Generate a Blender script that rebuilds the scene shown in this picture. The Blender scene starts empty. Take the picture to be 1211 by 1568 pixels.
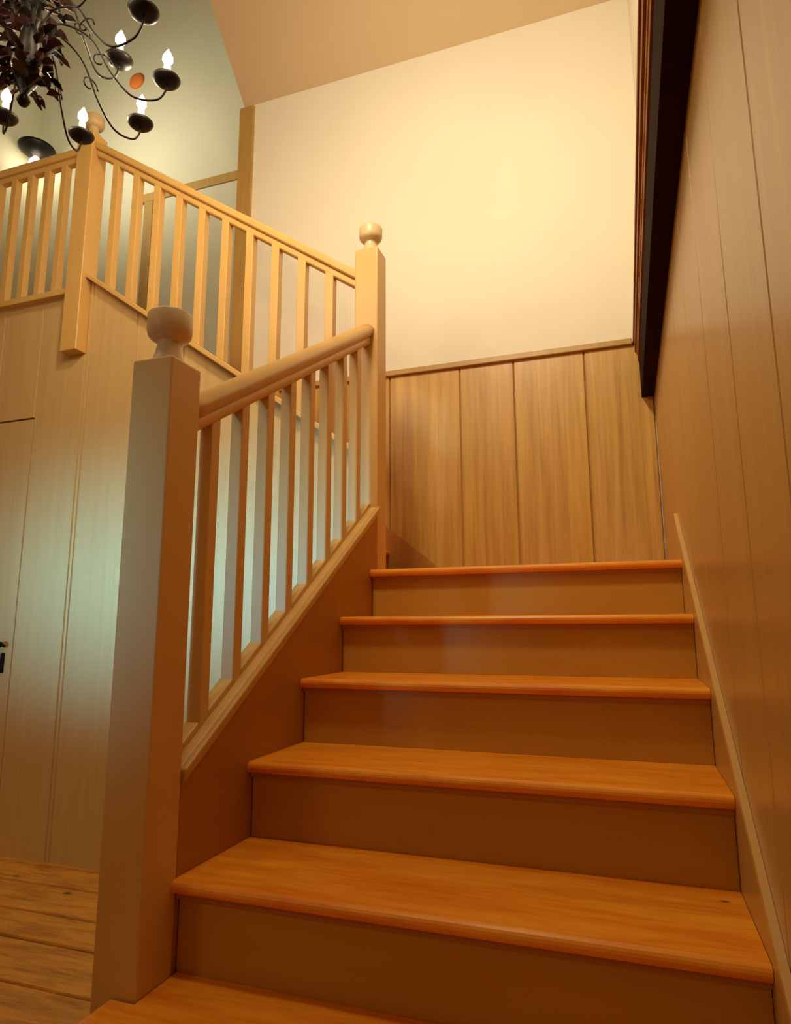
import bpy, bmesh, math, random
from mathutils import Vector, Matrix
random.seed(4)
S=bpy.context.scene
try:
    S.view_settings.view_transform='Standard'
except Exception: pass

# ------------------------------------------------------------ materials
def nmat(name):
    m=bpy.data.materials.new(name);m.use_nodes=True
    nt=m.node_tree;b=nt.nodes['Principled BSDF'];return m,nt,b
def N(nt,t,**k):
    n=nt.nodes.new(t)
    for a,v in k.items():setattr(n,a,v)
    return n
def ramp(nt,stops):
    r=N(nt,'ShaderNodeValToRGB')
    e=r.color_ramp.elements
    while len(e)<len(stops):e.new(.5)
    for i,(p,c) in enumerate(stops):
        e[i].position=p;e[i].color=(*c,1)
    return r
def wood(name,c1,c2,rough=.4,scale=(1,12,12),grain=1.0,knots=False,bump=.05,coat=0.0,kscale=3.1,ksize=.06,spec=.5,lo=.35,hi=.85):
    m,nt,b=nmat(name);L=nt.links.new
    tc=N(nt,'ShaderNodeTexCoord');mp=N(nt,'ShaderNodeMapping')
    mp.inputs['Scale'].default_value=scale
    L(tc.outputs['Object'],mp.inputs['Vector'])
    n1=N(nt,'ShaderNodeTexNoise');n1.inputs['Scale'].default_value=2.2;n1.inputs['Detail'].default_value=6;n1.inputs['Distortion'].default_value=.6
    L(mp.outputs[0],n1.inputs['Vector'])
    n2=N(nt,'ShaderNodeTexNoise');n2.inputs['Scale'].default_value=9;n2.inputs['Detail'].default_value=3
    L(mp.outputs[0],n2.inputs['Vector'])
    mx=N(nt,'ShaderNodeMath',operation='MULTIPLY_ADD');mx.inputs[1].default_value=.35*grain;
    L(n2.outputs['Fac'],mx.inputs[0]);L(n1.outputs['Fac'],mx.inputs[2])
    cr=ramp(nt,[(lo,c1),(hi,c2)]);L(mx.outputs[0],cr.inputs[0])
    col=cr.outputs[0]
    if knots:
        v=N(nt,'ShaderNodeTexVoronoi');v.inputs['Scale'].default_value=kscale
        mp2=N(nt,'ShaderNodeMapping');mp2.inputs['Scale'].default_value=(1,1.8,1)
        L(tc.outputs['Object'],mp2.inputs['Vector']);L(mp2.outputs[0],v.inputs['Vector'])
        kr=ramp(nt,[(.02,(1,1,1)),(ksize,(0,0,0))]);L(v.outputs['Distance'],kr.inputs[0])
        mix=N(nt,'ShaderNodeMix',data_type='RGBA');L(kr.outputs[0],mix.inputs[0])
        L(col,mix.inputs[6]);mix.inputs[7].default_value=(c1[0]*.25,c1[1]*.15,c1[2]*.12,1)
        col=mix.outputs[2]
    L(col,b.inputs['Base Color']);b.inputs['Roughness'].default_value=rough
    b.inputs['Coat Weight'].default_value=coat;b.inputs['Coat Roughness'].default_value=.25
    b.inputs['Specular IOR Level'].default_value=spec
    if bump:
        bp=N(nt,'ShaderNodeBump');bp.inputs['Strength'].default_value=bump;bp.inputs['Distance'].default_value=.01
        L(mx.outputs[0],bp.inputs['Height']);L(bp.outputs[0],b.inputs['Normal'])
    return m
def plaster(name,c,var=.06,rough=.85):
    m,nt,b=nmat(name);L=nt.links.new
    tc=N(nt,'ShaderNodeTexCoord');n=N(nt,'ShaderNodeTexNoise');n.inputs['Scale'].default_value=1.5;n.inputs['Detail'].default_value=5
    L(tc.outputs['Object'],n.inputs['Vector'])
    cr=ramp(nt,[(.3,tuple(x*(1-var) for x in c)),(.7,c)]);L(n.outputs['Fac'],cr.inputs[0])
    L(cr.outputs[0],b.inputs['Base Color']);b.inputs['Roughness'].default_value=rough
    n2=N(nt,'ShaderNodeTexNoise');n2.inputs['Scale'].default_value=90;L(tc.outputs['Object'],n2.inputs['Vector'])
    bp=N(nt,'ShaderNodeBump');bp.inputs['Strength'].default_value=.06;bp.inputs['Distance'].default_value=.004
    L(n2.outputs['Fac'],bp.inputs['Height']);L(bp.outputs[0],b.inputs['Normal'])
    return m
def metal(name,c,rough=.5,met=.7):
    m,nt,b=nmat(name);L=nt.links.new
    tc=N(nt,'ShaderNodeTexCoord');n=N(nt,'ShaderNodeTexNoise');n.inputs['Scale'].default_value=30
    L(tc.outputs['Object'],n.inputs['Vector'])
    cr=ramp(nt,[(.3,tuple(x*.6 for x in c)),(.7,c)]);L(n.outputs['Fac'],cr.inputs[0]);L(cr.outputs[0],b.inputs['Base Color'])
    b.inputs['Metallic'].default_value=met;b.inputs['Roughness'].default_value=rough
    return m
def emis(name,c,s):
    m,nt,b=nmat(name);b.inputs['Base Color'].default_value=(*c,1)
    b.inputs['Emission Color'].default_value=(*c,1);b.inputs['Emission Strength'].default_value=s
    return m

M_riser=wood('painted_riser',(.53,.265,.030),(.58,.30,.038),.5,(1,1,6),.5,bump=.02,coat=.10,spec=.3)
M_tread=wood('orange_pine_tread',(.78,.19,.004),(1.0,.42,.03),.36,(1.4,11,11),1.2,knots=True,coat=.05,spec=.3,bump=.02,kscale=4.2,ksize=.05,lo=.42,hi=.92)
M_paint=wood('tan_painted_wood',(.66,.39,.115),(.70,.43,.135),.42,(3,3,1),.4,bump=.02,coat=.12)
M_cap=wood('newel_cap_lit_paint',(.62,.45,.23),(.66,.49,.26),.42,(3,3,1),.4,bump=.0,coat=.12)  # tan paint with the cool light on the newel caps put into its colour
M_rail=wood('handrail_wood',(.54,.30,.07),(.60,.35,.09),.38,(4,4,4),.5,bump=.02,coat=.2)
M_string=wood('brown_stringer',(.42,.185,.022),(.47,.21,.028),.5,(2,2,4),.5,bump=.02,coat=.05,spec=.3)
M_wains=wood('golden_wainscot',(.42,.21,.030),(.68,.40,.085),.38,(14,14,.5),.8,bump=.02,coat=.2)
M_wainsR=wood('tan_wainscot',(.48,.265,.065),(.58,.34,.09),.34,(16,16,.5),.7,bump=.02,coat=.25)
M_under=wood('pale_panelling',(.58,.38,.15),(.65,.44,.19),.45,(14,14,.5),.7,bump=.02,coat=.08)
M_dark=wood('dark_stained_beam',(.012,.0035,.0015),(.024,.007,.003),.85,(8,1,8),1,bump=.03,spec=.08)
M_redtrim=wood('reddish_trim',(.20,.07,.02),(.30,.11,.03),.5,(8,1,8),1,bump=.03,spec=.2)
M_redskirt=wood('reddish_skirt',(.42,.16,.03),(.5,.21,.04),.4,(8,1,8),1,bump=.03)
M_trim=wood('oak_trim',(.42,.24,.06),(.50,.30,.085),.4,(14,14,1),1,bump=.03)
M_floor=wood('rustic_floor_wood',(.26,.085,.008),(.80,.36,.055),.5,(1.5,9,9),1.4,knots=True,bump=.5,kscale=4.5,ksize=.14)
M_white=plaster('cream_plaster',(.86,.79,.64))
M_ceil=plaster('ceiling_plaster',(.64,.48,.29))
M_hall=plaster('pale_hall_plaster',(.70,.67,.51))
M_iron=metal('black_iron',(.020,.016,.014),.45)
M_leaf=metal('dark_red_leaf',(.06,.011,.009),.6,.2)
M_candle=plaster('candle_sleeve',(.85,.75,.55),rough=.5)
M_bulb=emis('bulb_glow',(1,.86,.64),90)
M_glow=emis('sconce_glow',(1,.85,.6),14)
M_orange=plaster('plaque_orange',(.75,.2,.03))
M_knob=metal('black_knob',(.01,.01,.01),.35)

# ------------------------------------------------------------ mesh helpers
class B:
    def __init__(s,name,mats,parent=None,bevel=0,smooth=False,segs=2):
        s.n=name;s.m=mats;s.p=parent;s.bm=bmesh.new();s.bev=bevel;s.sm=smooth;s.segs=segs
    def _mi(s,fs,m):
        i=s.m.index(m)
        for f in fs:f.material_index=i
    def box(s,x0,x1,y0,y1,z0,z1,m=None):
        m=m or s.m[0]
        v=[s.bm.verts.new((x,y,z)) for x in(x0,x1) for y in(y0,y1) for z in(z0,z1)]
        q=[(0,1,3,2),(4,6,7,5),(0,4,5,1),(2,3,7,6),(0,2,6,4),(1,5,7,3)]
        s._mi([s.bm.faces.new([v[i] for i in f]) for f in q],m)
    def prism(s,pts,ax,a0,a1,m=None):
        m=m or s.m[0]
        def mk(p,a):
            if ax==0:return (a,p[0],p[1])
            if ax==1:return (p[0],a,p[1])
            return (p[0],p[1],a)
        A=[s.bm.verts.new(mk(p,a0)) for p in pts];C=[s.bm.verts.new(mk(p,a1)) for p in pts]
        fs=[s.bm.faces.new(A),s.bm.faces.new(C[::-1])]
        n=len(pts)
        for i in range(n):
            fs.append(s.bm.faces.new((A[i],C[i],C[(i+1)%n],A[(i+1)%n])))
        s._mi(fs,m)
    def lathe(s,prof,c,seg=32,m=None,smooth=True):
        """prof points (r,z); a None splits the profile into a crisp edge"""
        m=m or s.m[0]
        def ring(r,z):
            if r<1e-6:return [s.bm.verts.new((c[0],c[1],c[2]+z))]
            return [s.bm.verts.new((c[0]+r*math.cos(2*math.pi*i/seg),c[1]+r*math.sin(2*math.pi*i/seg),c[2]+z)) for i in range(seg)]
        fs=[];prev=None;last=None
        for q in prof:
            if q is None:prev=ring(*last);continue
            cur=ring(*q);last=q
            if prev is not None:
                a,b=prev,cur
                for i in range(seg):
                    j=(i+1)%seg
                    if len(a)==1 and len(b)==1:continue
                    if len(a)==1:fs.append(s.bm.faces.new((a[0],b[j],b[i])))
                    elif len(b)==1:fs.append(s.bm.faces.new((a[i],a[j],b[0])))
                    else:fs.append(s.bm.faces.new((a[i],a[j],b[j],b[i])))
            prev=cur
        for f in fs:f.smooth=smooth
        s._mi(fs,m)
    def tube(s,pts,rad,seg=10,m=None,prof=None):
        m=m or s.m[0];pts=[Vector(p) for p in pts];rings=[]
        n=len(pts);up=Vector((0,0,1))
        for i,p in enumerate(pts):
            t=(pts[min(i+1,n-1)]-pts[max(i-1,0)]).normalized()
            sd=t.cross(up)
            if sd.length<1e-3:sd=Vector((1,0,0))
            sd.normalize();u2=sd.cross(t)
            r=rad[i] if isinstance(rad,(list,tuple)) else rad
            if prof:rings.append([s.bm.verts.new(p+sd*a+u2*b) for a,b in prof])
            else:rings.append([s.bm.verts.new(p+(sd*math.cos(2*math.pi*k/seg)+u2*math.sin(2*math.pi*k/seg))*r) for k in range(seg)])
        fs=[];k=len(rings[0])
        for a,b in zip(rings,rings[1:]):
            for i in range(k):fs.append(s.bm.faces.new((a[i],a[(i+1)%k],b[(i+1)%k],b[i])))
        for f in fs:f.smooth=True
        c=[s.bm.faces.new(rings[0][::-1]),s.bm.faces.new(rings[-1])]
        s._mi(fs+c,m)
    def done(s):
        bmesh.ops.recalc_face_normals(s.bm,faces=s.bm.faces)
        me=bpy.data.meshes.new(s.n);s.bm.to_mesh(me);s.bm.free()
        for m in s.m:me.materials.append(m)
        o=bpy.data.objects.new(s.n,me);S.collection.objects.link(o)
        if s.p:o.parent=s.p
        if s.bev:
            b=o.modifiers.new('bevel','BEVEL');b.width=s.bev;b.segments=s.segs;b.limit_method='ANGLE';b.angle_limit=math.radians(50)
        return o
def empty(n):
    e=bpy.data.objects.new(n,None);S.collection.objects.link(e);return e

run,rise,W=.2911,.19,1.142
FL=-.36; K=rise/run
YB=2.45; YU=1.62; GZ=2.28

# ------------------------------------------------------------ staircase
st=empty('staircase')
tr=B('treads',[M_tread],st);ri=B('risers',[M_riser],st,bevel=.001)
def tread_prof(f,back,z,t=.028):
    r=t/2;pts=[(back,z),(back,z-t)]
    for i in range(9):
        a=-math.pi/2-math.pi*i/8
        pts.append((f+r+r*math.cos(a),z-r+r*math.sin(a)))
    return pts
for n in range(-1,6):
    y=n*run;z=n*rise
    x0=-.002
    if n<5:
        back=y+run+.035
        if n<=0:
            tr.prism(tread_prof(y,(.192 if n==0 else back),z),0,(-.055 if n==0 else -.20),W)
            if n==0: tr.box(.002,W,.192,back,z-.03,z)
            ri.box((-.04 if n==0 else -.18),W,y+.032,y+.05,z-rise,z-.028)
        else:
            tr.prism(tread_prof(y,back,z),0,x0,W)
            ri.box(.0,W,y+.032,y+.05,z-rise,z-.028)
    else:
        tr.prism(tread_prof(y,1.54,z),0,x0,1.149);tr.box(.003,1.149,1.54,YB-.014,z-.03,z)
        ri.box(.0,W,y+.032,y+.05,z-rise,z-.028)
shd=B('nosing_shade',[M_string],st)  # added darker strip standing in for the shade under each nosing
for n in range(0,6):
    shd.box(.001,W,n*run+.02,n*run+.032,n*rise-.040,n*rise-.028)
shd.done()
r2=.232
for n in range(1,7):
    xn=-.26-(n-1)*r2;z=.95+n*rise
    pts=[(xn-r2-.03,z),(xn-r2-.03,z-.03)]
    for i in range(9):
        a=-math.pi/2+math.pi*i/8
        pts.append((xn-.015+.015*math.cos(a),z-.015+.015*math.sin(a)))
    tr.prism(pts,1,1.66,YB-.03)
    ri.box(xn-.05,xn-.032,1.66,YB-.03,z-rise,z-.03)
ri.box(-1.68,-1.66,1.66,YB-.03,GZ-rise,GZ-.03)
tr.done();ri.done()
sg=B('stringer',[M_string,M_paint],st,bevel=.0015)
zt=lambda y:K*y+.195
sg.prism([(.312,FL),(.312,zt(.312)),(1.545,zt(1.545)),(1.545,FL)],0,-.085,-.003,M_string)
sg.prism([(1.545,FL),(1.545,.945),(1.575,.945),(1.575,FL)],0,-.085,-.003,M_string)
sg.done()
sh=B('stringer_cap',[M_paint,M_rail],st,bevel=.005,segs=3)
sh.prism([(.311,zt(.311)),(.311,zt(.311)+.014),(1.548,zt(1.548)+.014),(1.548,zt(1.548))],0,-.095,-.008,M_paint)
sh.prism([(.311,zt(.311)-.013),(.311,zt(.311)+.016),(1.548,zt(1.548)+.016),(1.548,zt(1.548)-.013)],0,-.008,.010,M_rail)
sh.done()
sk=B('skirt_board',[M_wainsR,M_redskirt],st)
zs=lambda y:K*y+.085
sk.prism([(-.45,FL+.002),(-.45,zs(-.45)),(1.56,zs(1.56)),(1.56,FL+.002)],0,1.143,1.1495,M_wainsR)
sk.prism([(.02,.951),(-.01,1.06),(-.15,1.17),(-1.65,2.36),(-1.65,2.2),(-.2,.951)],1,YB-.026,YB-.0125,M_redskirt)
sk.done()
bd=B('skirt_bead',[M_paint],st)
bd.prism([(-.45,zs(-.45)),(-.45,zs(-.45)+.022),(1.56,zs(1.56)+.022),(1.56,zs(1.56))],0,1.136,1.1495)
bd.done()
ls=B('landing_frame',[M_string],st)
ls.box(.004,1.14,1.56,YB-.03,.80,.915);ls.done()

# ------------------------------------------------------------ railings
cap=[(0,-.002),(.042,-.002),None,(.042,.004),(.037,.012),(.031,.030),(.028,.048),(.028,.058),None,(.034,.061),(.044,.066),(.0505,.074),(.053,.084),(.0535,.092),(.0535,.124),(.051,.129),None,(.047,.132),(.040,.134),(0,.135)]
def newel(par,name,x0,x1,y0,y1,z0,z1,s=1.0):
    b=B(name,[M_paint],par,bevel=.006,segs=3)
    b.box(x0,x1,y0,y1,z0,z1);b.done()
    c=B(name+'_cap',[M_cap],par);c.lathe([q and (q[0]*s,q[1]*s) for q in cap],((x0+x1)/2,(y0+y1)/2,z1),40);c.done()
R1=empty('stair_railing')
newel(R1,'newel_post',-.112,0,.198,.31,FL,1.348)
newel(R1,'landing_newel',-.114,-.004,1.55,1.66,.952,2.41)
hr=B('handrail',[M_rail,M_paint],R1)
zh=lambda y:1.243+.617*(y-.31)
xc=-.056
pts=[]
for i in range(22):
    y=.308+(1.552-.308)*i/21;pts.append((xc,y,zh(y)))
prof=[]
for i in range(20):
    a=2*math.pi*i/20;prof.append((.036*math.cos(a),.033*math.sin(a)+(.0 if math.sin(a)>0 else .004)))
hr.tube(pts,.035,prof=prof,m=M_rail)
hr.tube([(p[0],p[1],p[2]-.043) for p in pts],.02,prof=[(-.02,-.014),(.02,-.014),(.02,.02),(-.02,.02)],m=M_paint)
hr.done()
ba=B('balusters',[M_paint],R1,bevel=.003)
nb=8
ys=[.31+(1.55-.31)*(i+.9)/(nb+.8) for i in range(nb)]
h=.019
zb0=lambda q:zt(q)+.012
for y in ys:
    ba.prism([(y-h,zb0(y-h)),(y-h,zh(y-h)-.05),(y+h,zh(y+h)-.05),(y+h,zb0(y+h))],0,xc-h,xc+h)
edges=[.312]+[v for y in ys for v in(y-h,y+h)]+[1.548]
for a,c in zip(edges[::2],edges[1::2]):
    ba.prism([(a,zt(a)+.013),(a,zt(a)+.032),(c,zt(c)+.032),(c,zt(c)+.013)],0,xc-h,xc+h)
ba.done()

R2=empty('stair_railing')
YR=1.605
newel(R2,'gallery_newel',-1.81,-1.70,1.55,1.66,2.17,3.47)
m2=.69
zr=lambda x:2.325+m2*(-.114-x)
zbm=lambda x:1.49+.715*(-.114-x)
u=B('upper_handrail',[M_paint],R2,bevel=.009,segs=3)
xa,xb=-1.70,-.114
u.prism([(xa,zr(xa)-.045),(xa,zr(xa)),(xb,zr(xb)),(xb,zr(xb)-.045)],1,YR-.036,YR+.036)
u.prism([(xa,zr(xa)-.085),(xa,zr(xa)-.045),(xb,zr(xb)-.045),(xb,zr(xb)-.085)],1,YR-.022,YR+.022)
u.done()
u=B('upper_shoe_rail',[M_paint],R2,bevel=.004)
u.prism([(xa,zbm(xa)-.03),(xa,zbm(xa)),(xb,zbm(xb)),(xb,zbm(xb)-.03)],1,YR-.030,YR+.02)
u.done()
u=B('upper_balusters',[M_paint],R2,bevel=.003)
nb=10
for i in range(nb):
    x=xa+(xb-xa)*(i+1)/(nb+1);h=.021
    u.prism([(x-h,zbm(x-h)),(x-h,zr(x-h)-.07),(x+h,zr(x+h)-.07),(x+h,zbm(x+h))],1,YR-h,YR+h)
u.done()
R3=empty('gallery_railing')
g=B('gallery_handrail',[M_paint],R3,bevel=.008,segs=3)
g.box(-4.15,-1.812,YR-.036,YR+.036,3.36,3.405);g.box(-4.15,-1.812,YR-.022,YR+.022,3.325,3.36);g.done()
g=B('gallery_shoe_rail',[M_paint],R3,bevel=.004)
g.box(-4.15,-1.812,YR-.035,YR+.014,2.515,2.55);g.done()
g=B('gallery_balusters',[M_paint],R3,bevel=.003)
x=-1.93
while x>-4.1:
    g.box(x-.02,x+.02,YR-.02,YR+.02,2.55,3.33);x-=.125
g.done()

# ------------------------------------------------------------ plank walls
def planks(b,ax,seams,pos,th,zf,m,gv=.005,side=-1,dp=None):
    dp=dp or gv
    for a,c in zip(seams,seams[1:]):
        z0a,z1a=zf(a);z0c,z1c=zf(c)
        f=pos;bk=pos-side*th
        prof=[(a+.0006,bk),(a+.0006,f-side*dp),(a+gv,f),(c-gv,f),(c-.0006,f-side*dp),(c-.0006,bk)]
        vb=[];vt=[]
        for s_,d in prof:
            k=(s_-a)/(c-a);zb=z0a+(z0c-z0a)*k;zt_=z1a+(z1c-z1a)*k
            p=(s_,d) if ax==0 else (d,s_)
            vb.append(b.bm.verts.new((p[0],p[1],zb)));vt.append(b.bm.verts.new((p[0],p[1],zt_)))
        n=len(prof);fs=[b.bm.faces.new(vb),b.bm.faces.new(vt[::-1])]
        for i in range(n):fs.append(b.bm.faces.new((vb[i],vb[(i+1)%n],vt[(i+1)%n],vt[i])))
        b._mi(fs,m)
wb=B('wall_back',[M_white,M_wains])
wb.box(-1.30,1.30,YB,YB+.12,FL,4.24,M_white)
planks(wb,0,[-1.235,-.95,-.60,-.263,.151,.45,.82,1.148],YB-.012,.0115,lambda x:(.9,2.15),M_wains,gv=.006,dp=.010)
wb.done()
wr=B('wall_right',[M_white,M_wainsR])
wr.box(1.162,1.30,-3.5,YB,FL,7.9,M_white)
planks(wr,1,[-3.5,-3.1,-2.75,-2.4,-2.05,-1.7,-1.37,-1.05,-.72,-.41,-.11,.19,.50,.82,1.13,1.45,1.80,2.13,YB-.013],1.150,.0115,lambda y:(FL,1.9),M_wainsR,gv=.005,dp=.004)
wr.done()
wu=B('wall_understair',[M_under])
planks(wu,0,[-4.2,-3.9,-3.6,-3.3,-3.0,-2.93],YU,.03,lambda x:(FL,2.515),M_under,dp=.012)
planks(wu,0,[-2.93,-2.6,-2.3,-2.02],YU,.03,lambda x:(1.852,2.515),M_under,dp=.012)
planks(wu,0,[-2.02,-1.699],YU,.03,lambda x:(FL,2.515),M_under,dp=.012)
planks(wu,0,[-1.699,-1.675,-1.37,-1.07,-.77,-.47,-.20,-.085],YU,.03,lambda x:(FL,zbm(x)-.03),M_under,dp=.012)
wu.done()
dr=B('door_1',[M_under,M_knob],bevel=.0)
planks(dr,0,[-2.924,-2.62,-2.32,-2.026],YU+.006,.024,lambda x:(FL+.01,1.844),M_under,dp=.012)
dr.lathe([(0,-.004),(.018,0),(.024,.012),(.02,.024),(0,.03)],(-2.085,YU-.03,.63),20,M_knob)
dr.box(-2.091,-2.079,YU-.02,YU+.006,.63,.642,M_knob)
dr.box(-2.095,-2.075,YU-.003,YU+.006,.50,.60,M_knob)
dr.done()
t=B('trim_1',[M_trim],bevel=.004)
t.box(-1.235,1.062,YB-.034,YB-.001,2.15,2.182);t.done()
t=B('trim_2',[M_dark,M_redtrim,M_trim],bevel=.002)
t.box(1.090,1.149,-3.5,YB-.004,1.865,2.06,M_dark)
t.box(1.084,1.149,-3.5,YB-.004,2.06,2.095,M_redtrim)
t.box(1.080,1.149,-3.5,YB-.004,2.095,2.110,M_trim)
t.box(1.072,1.149,-3.5,YB-.004,2.110,2.155,M_redtrim)
t.box(1.066,1.149,-3.5,YB-.004,2.155,2.185,M_redtrim)
t.done()
t=B('trim_3',[M_trim],bevel=.004)
t.box(-1.345,-1.237,YB-.02,YB+.14,1.6,4.225);t.done()
gf=B('gallery_floor',[M_floor,M_paint])
gf.box(-4.2,-1.70,YU+.045,3.3,2.18,GZ,M_floor);gf.box(-1.70,-1.40,YB+.15,3.3,2.18,GZ,M_floor);gf.done()
h=B('wall_hall',[M_hall]);h.box(-4.2,-1.2,3.3,3.4,FL,7.9);h.box(-1.36,-1.30,YB+.14,3.3,FL,7.9);h.done()
h=B('wall_left',[M_hall]);h.box(-4.32,-4.2,-3.5,3.4,FL,7.9);h.done()
d2=B('door_2',[M_trim,M_hall],bevel=.004)
d2.box(-2.95,-1.45,3.27,3.299,4.42,4.50,M_trim);d2.box(-2.85,-2.76,3.27,3.299,GZ,4.42,M_trim);d2.box(-1.72,-1.63,3.27,3.299,GZ,4.42,M_trim)
d2.box(-2.76,-1.72,3.285,3.299,GZ+.01,4.42,M_hall)
d2.done()
c=B('ceiling',[M_ceil,M_hall])
sl=.95
yt=YB-(7.9-4.225)/sl
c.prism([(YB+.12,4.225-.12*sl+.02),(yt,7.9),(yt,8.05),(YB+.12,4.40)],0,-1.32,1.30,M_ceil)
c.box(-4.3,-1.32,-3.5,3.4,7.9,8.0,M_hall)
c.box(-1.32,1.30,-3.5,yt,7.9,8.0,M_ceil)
c.done()
f=B('floor',[M_floor],bevel=.008)
y=-3.5
f.box(-4.2,1.3,-3.5,YB,FL-.06,FL-.035)
while y<YU+.02:
    w=random.uniform(.17,.24)
    x=-4.2-random.random()
    while x<1.16:
        l=random.uniform(1.8,2.8)
        f.box(max(x,-4.2)+.002,min(x+l,1.16)-.002,y+.007,min(y+w,YU+.03)-.007,FL-.04,FL-random.uniform(0,.004))
        x+=l
    y+=w
f.done()

# ------------------------------------------------------------ chandelier
C=Vector((-.68,.30,0))
ch=empty('chandelier')
ir=B('iron_frame',[M_iron],ch);cu=B('drip_cups',[M_iron],ch);ca=B('candle_sleeves',[M_candle],ch);fl=B('flame_bulbs',[M_bulb],ch);lf=B('leaf_cluster',[M_leaf,M_iron],ch)
bulbs=[]
def bez(P,n=28):
    out=[]
    Q=[P[0]]+P+[P[-1]]
    for i in range(1,len(Q)-2):
        for k in range(8):
            t=k/8;a,b_,c_,d=Q[i-1],Q[i],Q[i+1],Q[i+2]
            out.append(.5*((2*b_)+(c_-a)*t+(2*a-5*b_+4*c_-d)*t*t+(3*b_-a-3*c_+d)*t**3))
    out.append(P[-1]);return out
def arm(ang,R,zc,z0):
    d=Vector((math.cos(ang),math.sin(ang),0))
    def P(r,z):return C+d*r+Vector((0,0,z))
    ir.tube(bez([P(.03,z0+.02),P(.08,z0+.08),P(R*.42,z0+.06),P(R*.58,z0-.04),P(R*.75,zc-.085),P(R*.93,zc-.075),P(R,zc-.03),P(R,zc)]),.0034,8)
    sc=[]
    for k in range(13):
        a=k/12*math.pi*1.7;rr=.032*(1-k/18)
        sc.append(P(R*.45+rr*math.cos(a)+.02,z0-.01+rr*math.sin(a)))
    ir.tube(sc,.0028,6)
    p=P(R,zc)
    cu.lathe([(0,-.010),(.014,-.010),(.030,-.006),(.041,.004),(.045,.012),(.043,.013),(.034,.006),(.010,.003),(0,.003)],p,28)
    ca.lathe([(0,.002),(.0115,.002),(.0115,.060),(.006,.064),(0,.064)],p,14)
    fl.lathe([(0,.062),(.007,.066),(.0170,.082),(.0160,.096),(.007,.114),(0,.128)],p,14)
    bulbs.append(p+Vector((0,0,.095)))
for k in range(10):arm(math.radians(5+36*k),.40,2.50,2.52)
for k in range(5):arm(math.radians(137-72*k+ (0)),.27,2.62,2.66)
ir.lathe([(0,2.28),(.012,2.285),(.02,2.30),(.01,2.32),(.03,2.36),(.045,2.42),(.03,2.5),(.02,2.56),(.035,2.66),(.02,2.76),(.012,2.85),(.008,2.9),(.008,2.95),(0,2.95)],C,20)
z=2.94
while z<6.25:
    o=C+Vector((0,0,z));k=int(round(z/.034))%2
    ring=[o+Vector(((.010*math.cos(a) if k else 0),(0 if k else .010*math.cos(a)),.022*math.sin(a))) for a in [2*math.pi*i/10 for i in range(11)]]
    ir.tube(ring,.0028,5);z+=.034
ir.lathe([(0,6.18),(.05,6.2),(.065,6.25),(.065,6.27),(0,6.27)],C,24)
for i in range(190):
    a=random.uniform(0,2*math.pi);zz=random.uniform(2.32,2.80);r=random.uniform(.02,.09)*(1-abs(zz-2.54)*1.2)
    p=C+Vector((r*math.cos(a),r*math.sin(a),zz))
    d=Vector((math.cos(a)+random.uniform(-.5,.5),math.sin(a)+random.uniform(-.5,.5),random.uniform(-1,.6))).normalized()
    s_=d.cross(Vector((0,0,1))).normalized();L_=random.uniform(.035,.06);w=L_*.32;nrm=s_.cross(d)
    vs=[lf.bm.verts.new(q) for q in (p,p+d*L_*.35+s_*w+nrm*.004,p+d*L_*.7+s_*w*.8+nrm*.002,p+d*L_-nrm*.006,p+d*L_*.7-s_*w*.8+nrm*.002,p+d*L_*.35-s_*w+nrm*.004,p+d*L_*.5-nrm*.006)]
    for j in range(6):
        f_=lf.bm.faces.new((vs[j],vs[(j+1)%6],vs[6]));f_.material_index=0 if i%2 else 1
for b in (ir,cu,ca,fl,lf):b.done()
sc=B('wall_sconce',[M_iron,M_glow])
SP=(-4.0,3.12,4.93)
sc.lathe([(0,0),(.02,0),(.09,.02),(.15,.07),(.16,.09),(.15,.09),(.085,.03),(0,.01)],(SP[0],SP[1],SP[2]+.12),32,M_iron)
sc.lathe([(0,-.07),(.05,-.05),(.065,.0),(.05,.06),(.02,.10),(0,.11)],(SP[0],SP[1],SP[2]+.02),24,M_glow)
sc.tube([(SP[0],SP[1],SP[2]+.15),(SP[0],SP[1]+.08,SP[2]+.22),(SP[0],3.30,SP[2]+.10)],.012,8,M_iron)
sc.done()
so=B('orange_plaque',[M_orange])  # small round orange plaque on the hall wall
so.lathe([(0,0),(.075,0),(.08,-.01),(.06,-.03),(0,-.035)],(0,0,0),28)
o=so.done();o.location=(-3.05,3.299,5.72);o.rotation_euler=(math.radians(-90),0,0)

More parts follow.
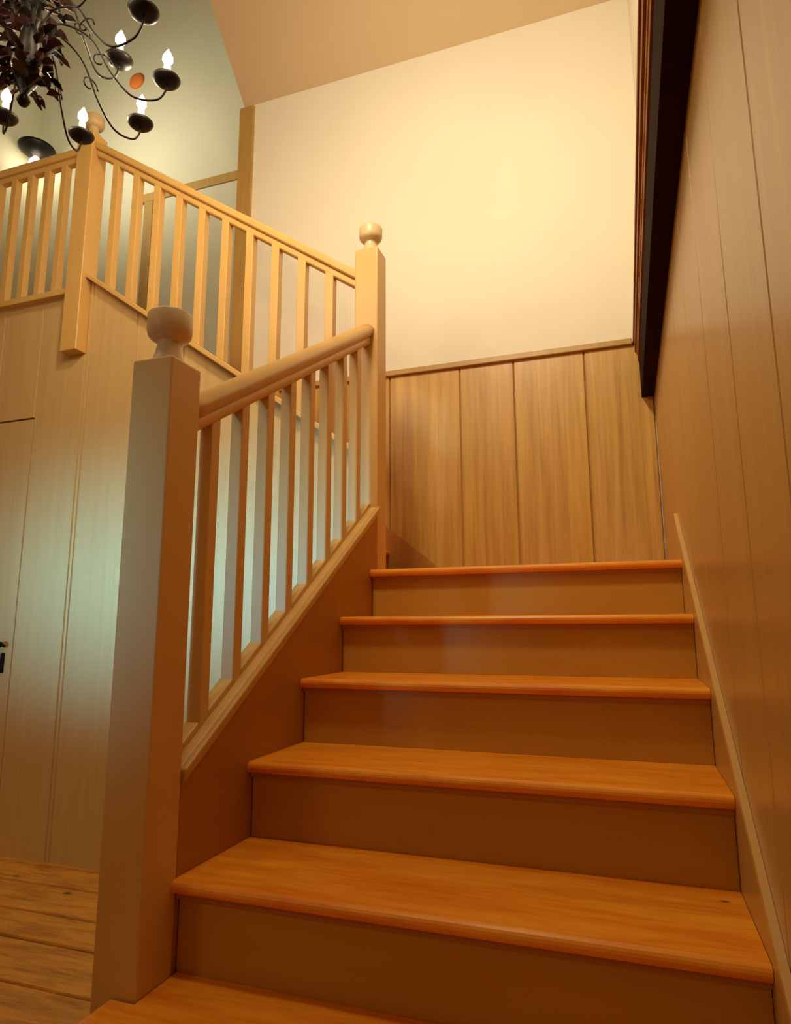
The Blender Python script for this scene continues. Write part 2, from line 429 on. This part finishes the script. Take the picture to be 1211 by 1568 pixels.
# ------------------------------------------------------------ lights
def light(n,t,loc,e,col,**k):
    l=bpy.data.lights.new(n,t);l.energy=e;l.color=col
    tgt=k.pop('tgt',None)
    for a,v in k.items():setattr(l,a,v)
    o=bpy.data.objects.new(n,l);S.collection.objects.link(o);o.location=loc
    if tgt:o.rotation_euler=(Vector(tgt)-Vector(loc)).to_track_quat('-Z','Y').to_euler()
    return o
for i,p in enumerate(bulbs):
    o=light('bulb_light_%d'%i,'POINT',p+Vector((0,0,.04)),1.9,(1,.68,.34),shadow_soft_size=.02)
    o.parent=ch
light('stairwell_lamp','AREA',(.15,.1,3.7),36,(1,.84,.58),shape='DISK',size=.4,tgt=(.3,2.45,2.5),spread=math.radians(150))
light('warm_fill','POINT',(-1.3,-2.6,2.5),30,(1,.62,.26),shadow_soft_size=.25)  # added unseen warm fill for the newel, baluster and riser fronts
light('window_daylight','AREA',(-2.2,-3.0,.75),8,(.20,.64,1.0),shape='RECTANGLE',size=2.0,size_y=.25,tgt=(-1.0,1.6,.98),spread=math.radians(20))
light('hall_fill','AREA',(-3.0,2.2,4.6),17,(1,.95,.72),shape='DISK',size=.6,tgt=(-2.6,3.3,5.5))  # added unseen light that brightens the upper hall wall
w=bpy.data.worlds.new('world');S.world=w;w.use_nodes=True
w.node_tree.nodes['Background'].inputs[0].default_value=(1,.66,.32,1);w.node_tree.nodes['Background'].inputs[1].default_value=.12

# ------------------------------------------------------------ camera
a,p,ro=.333,.1717,-.0036
f0=Vector((-math.sin(a),math.cos(a),0));r0=Vector((math.cos(a),math.sin(a),0));zz=Vector((0,0,1))
Fv=f0*math.cos(p)+zz*math.sin(p);u0=-f0*math.sin(p)+zz*math.cos(p)
Rv=r0*math.cos(ro)+u0*math.sin(ro);Uv=-r0*math.sin(ro)+u0*math.cos(ro)
cam=bpy.data.cameras.new('camera');co=bpy.data.objects.new('camera',cam);S.collection.objects.link(co)
m=Matrix((Rv,Uv,-Fv)).transposed().to_4x4();m.translation=Vector((.9573,-.998,.7251));co.matrix_world=m
cam.sensor_fit='HORIZONTAL';cam.sensor_width=36;cam.lens=36*1013.14/1211;cam.clip_start=.02
S.camera=co
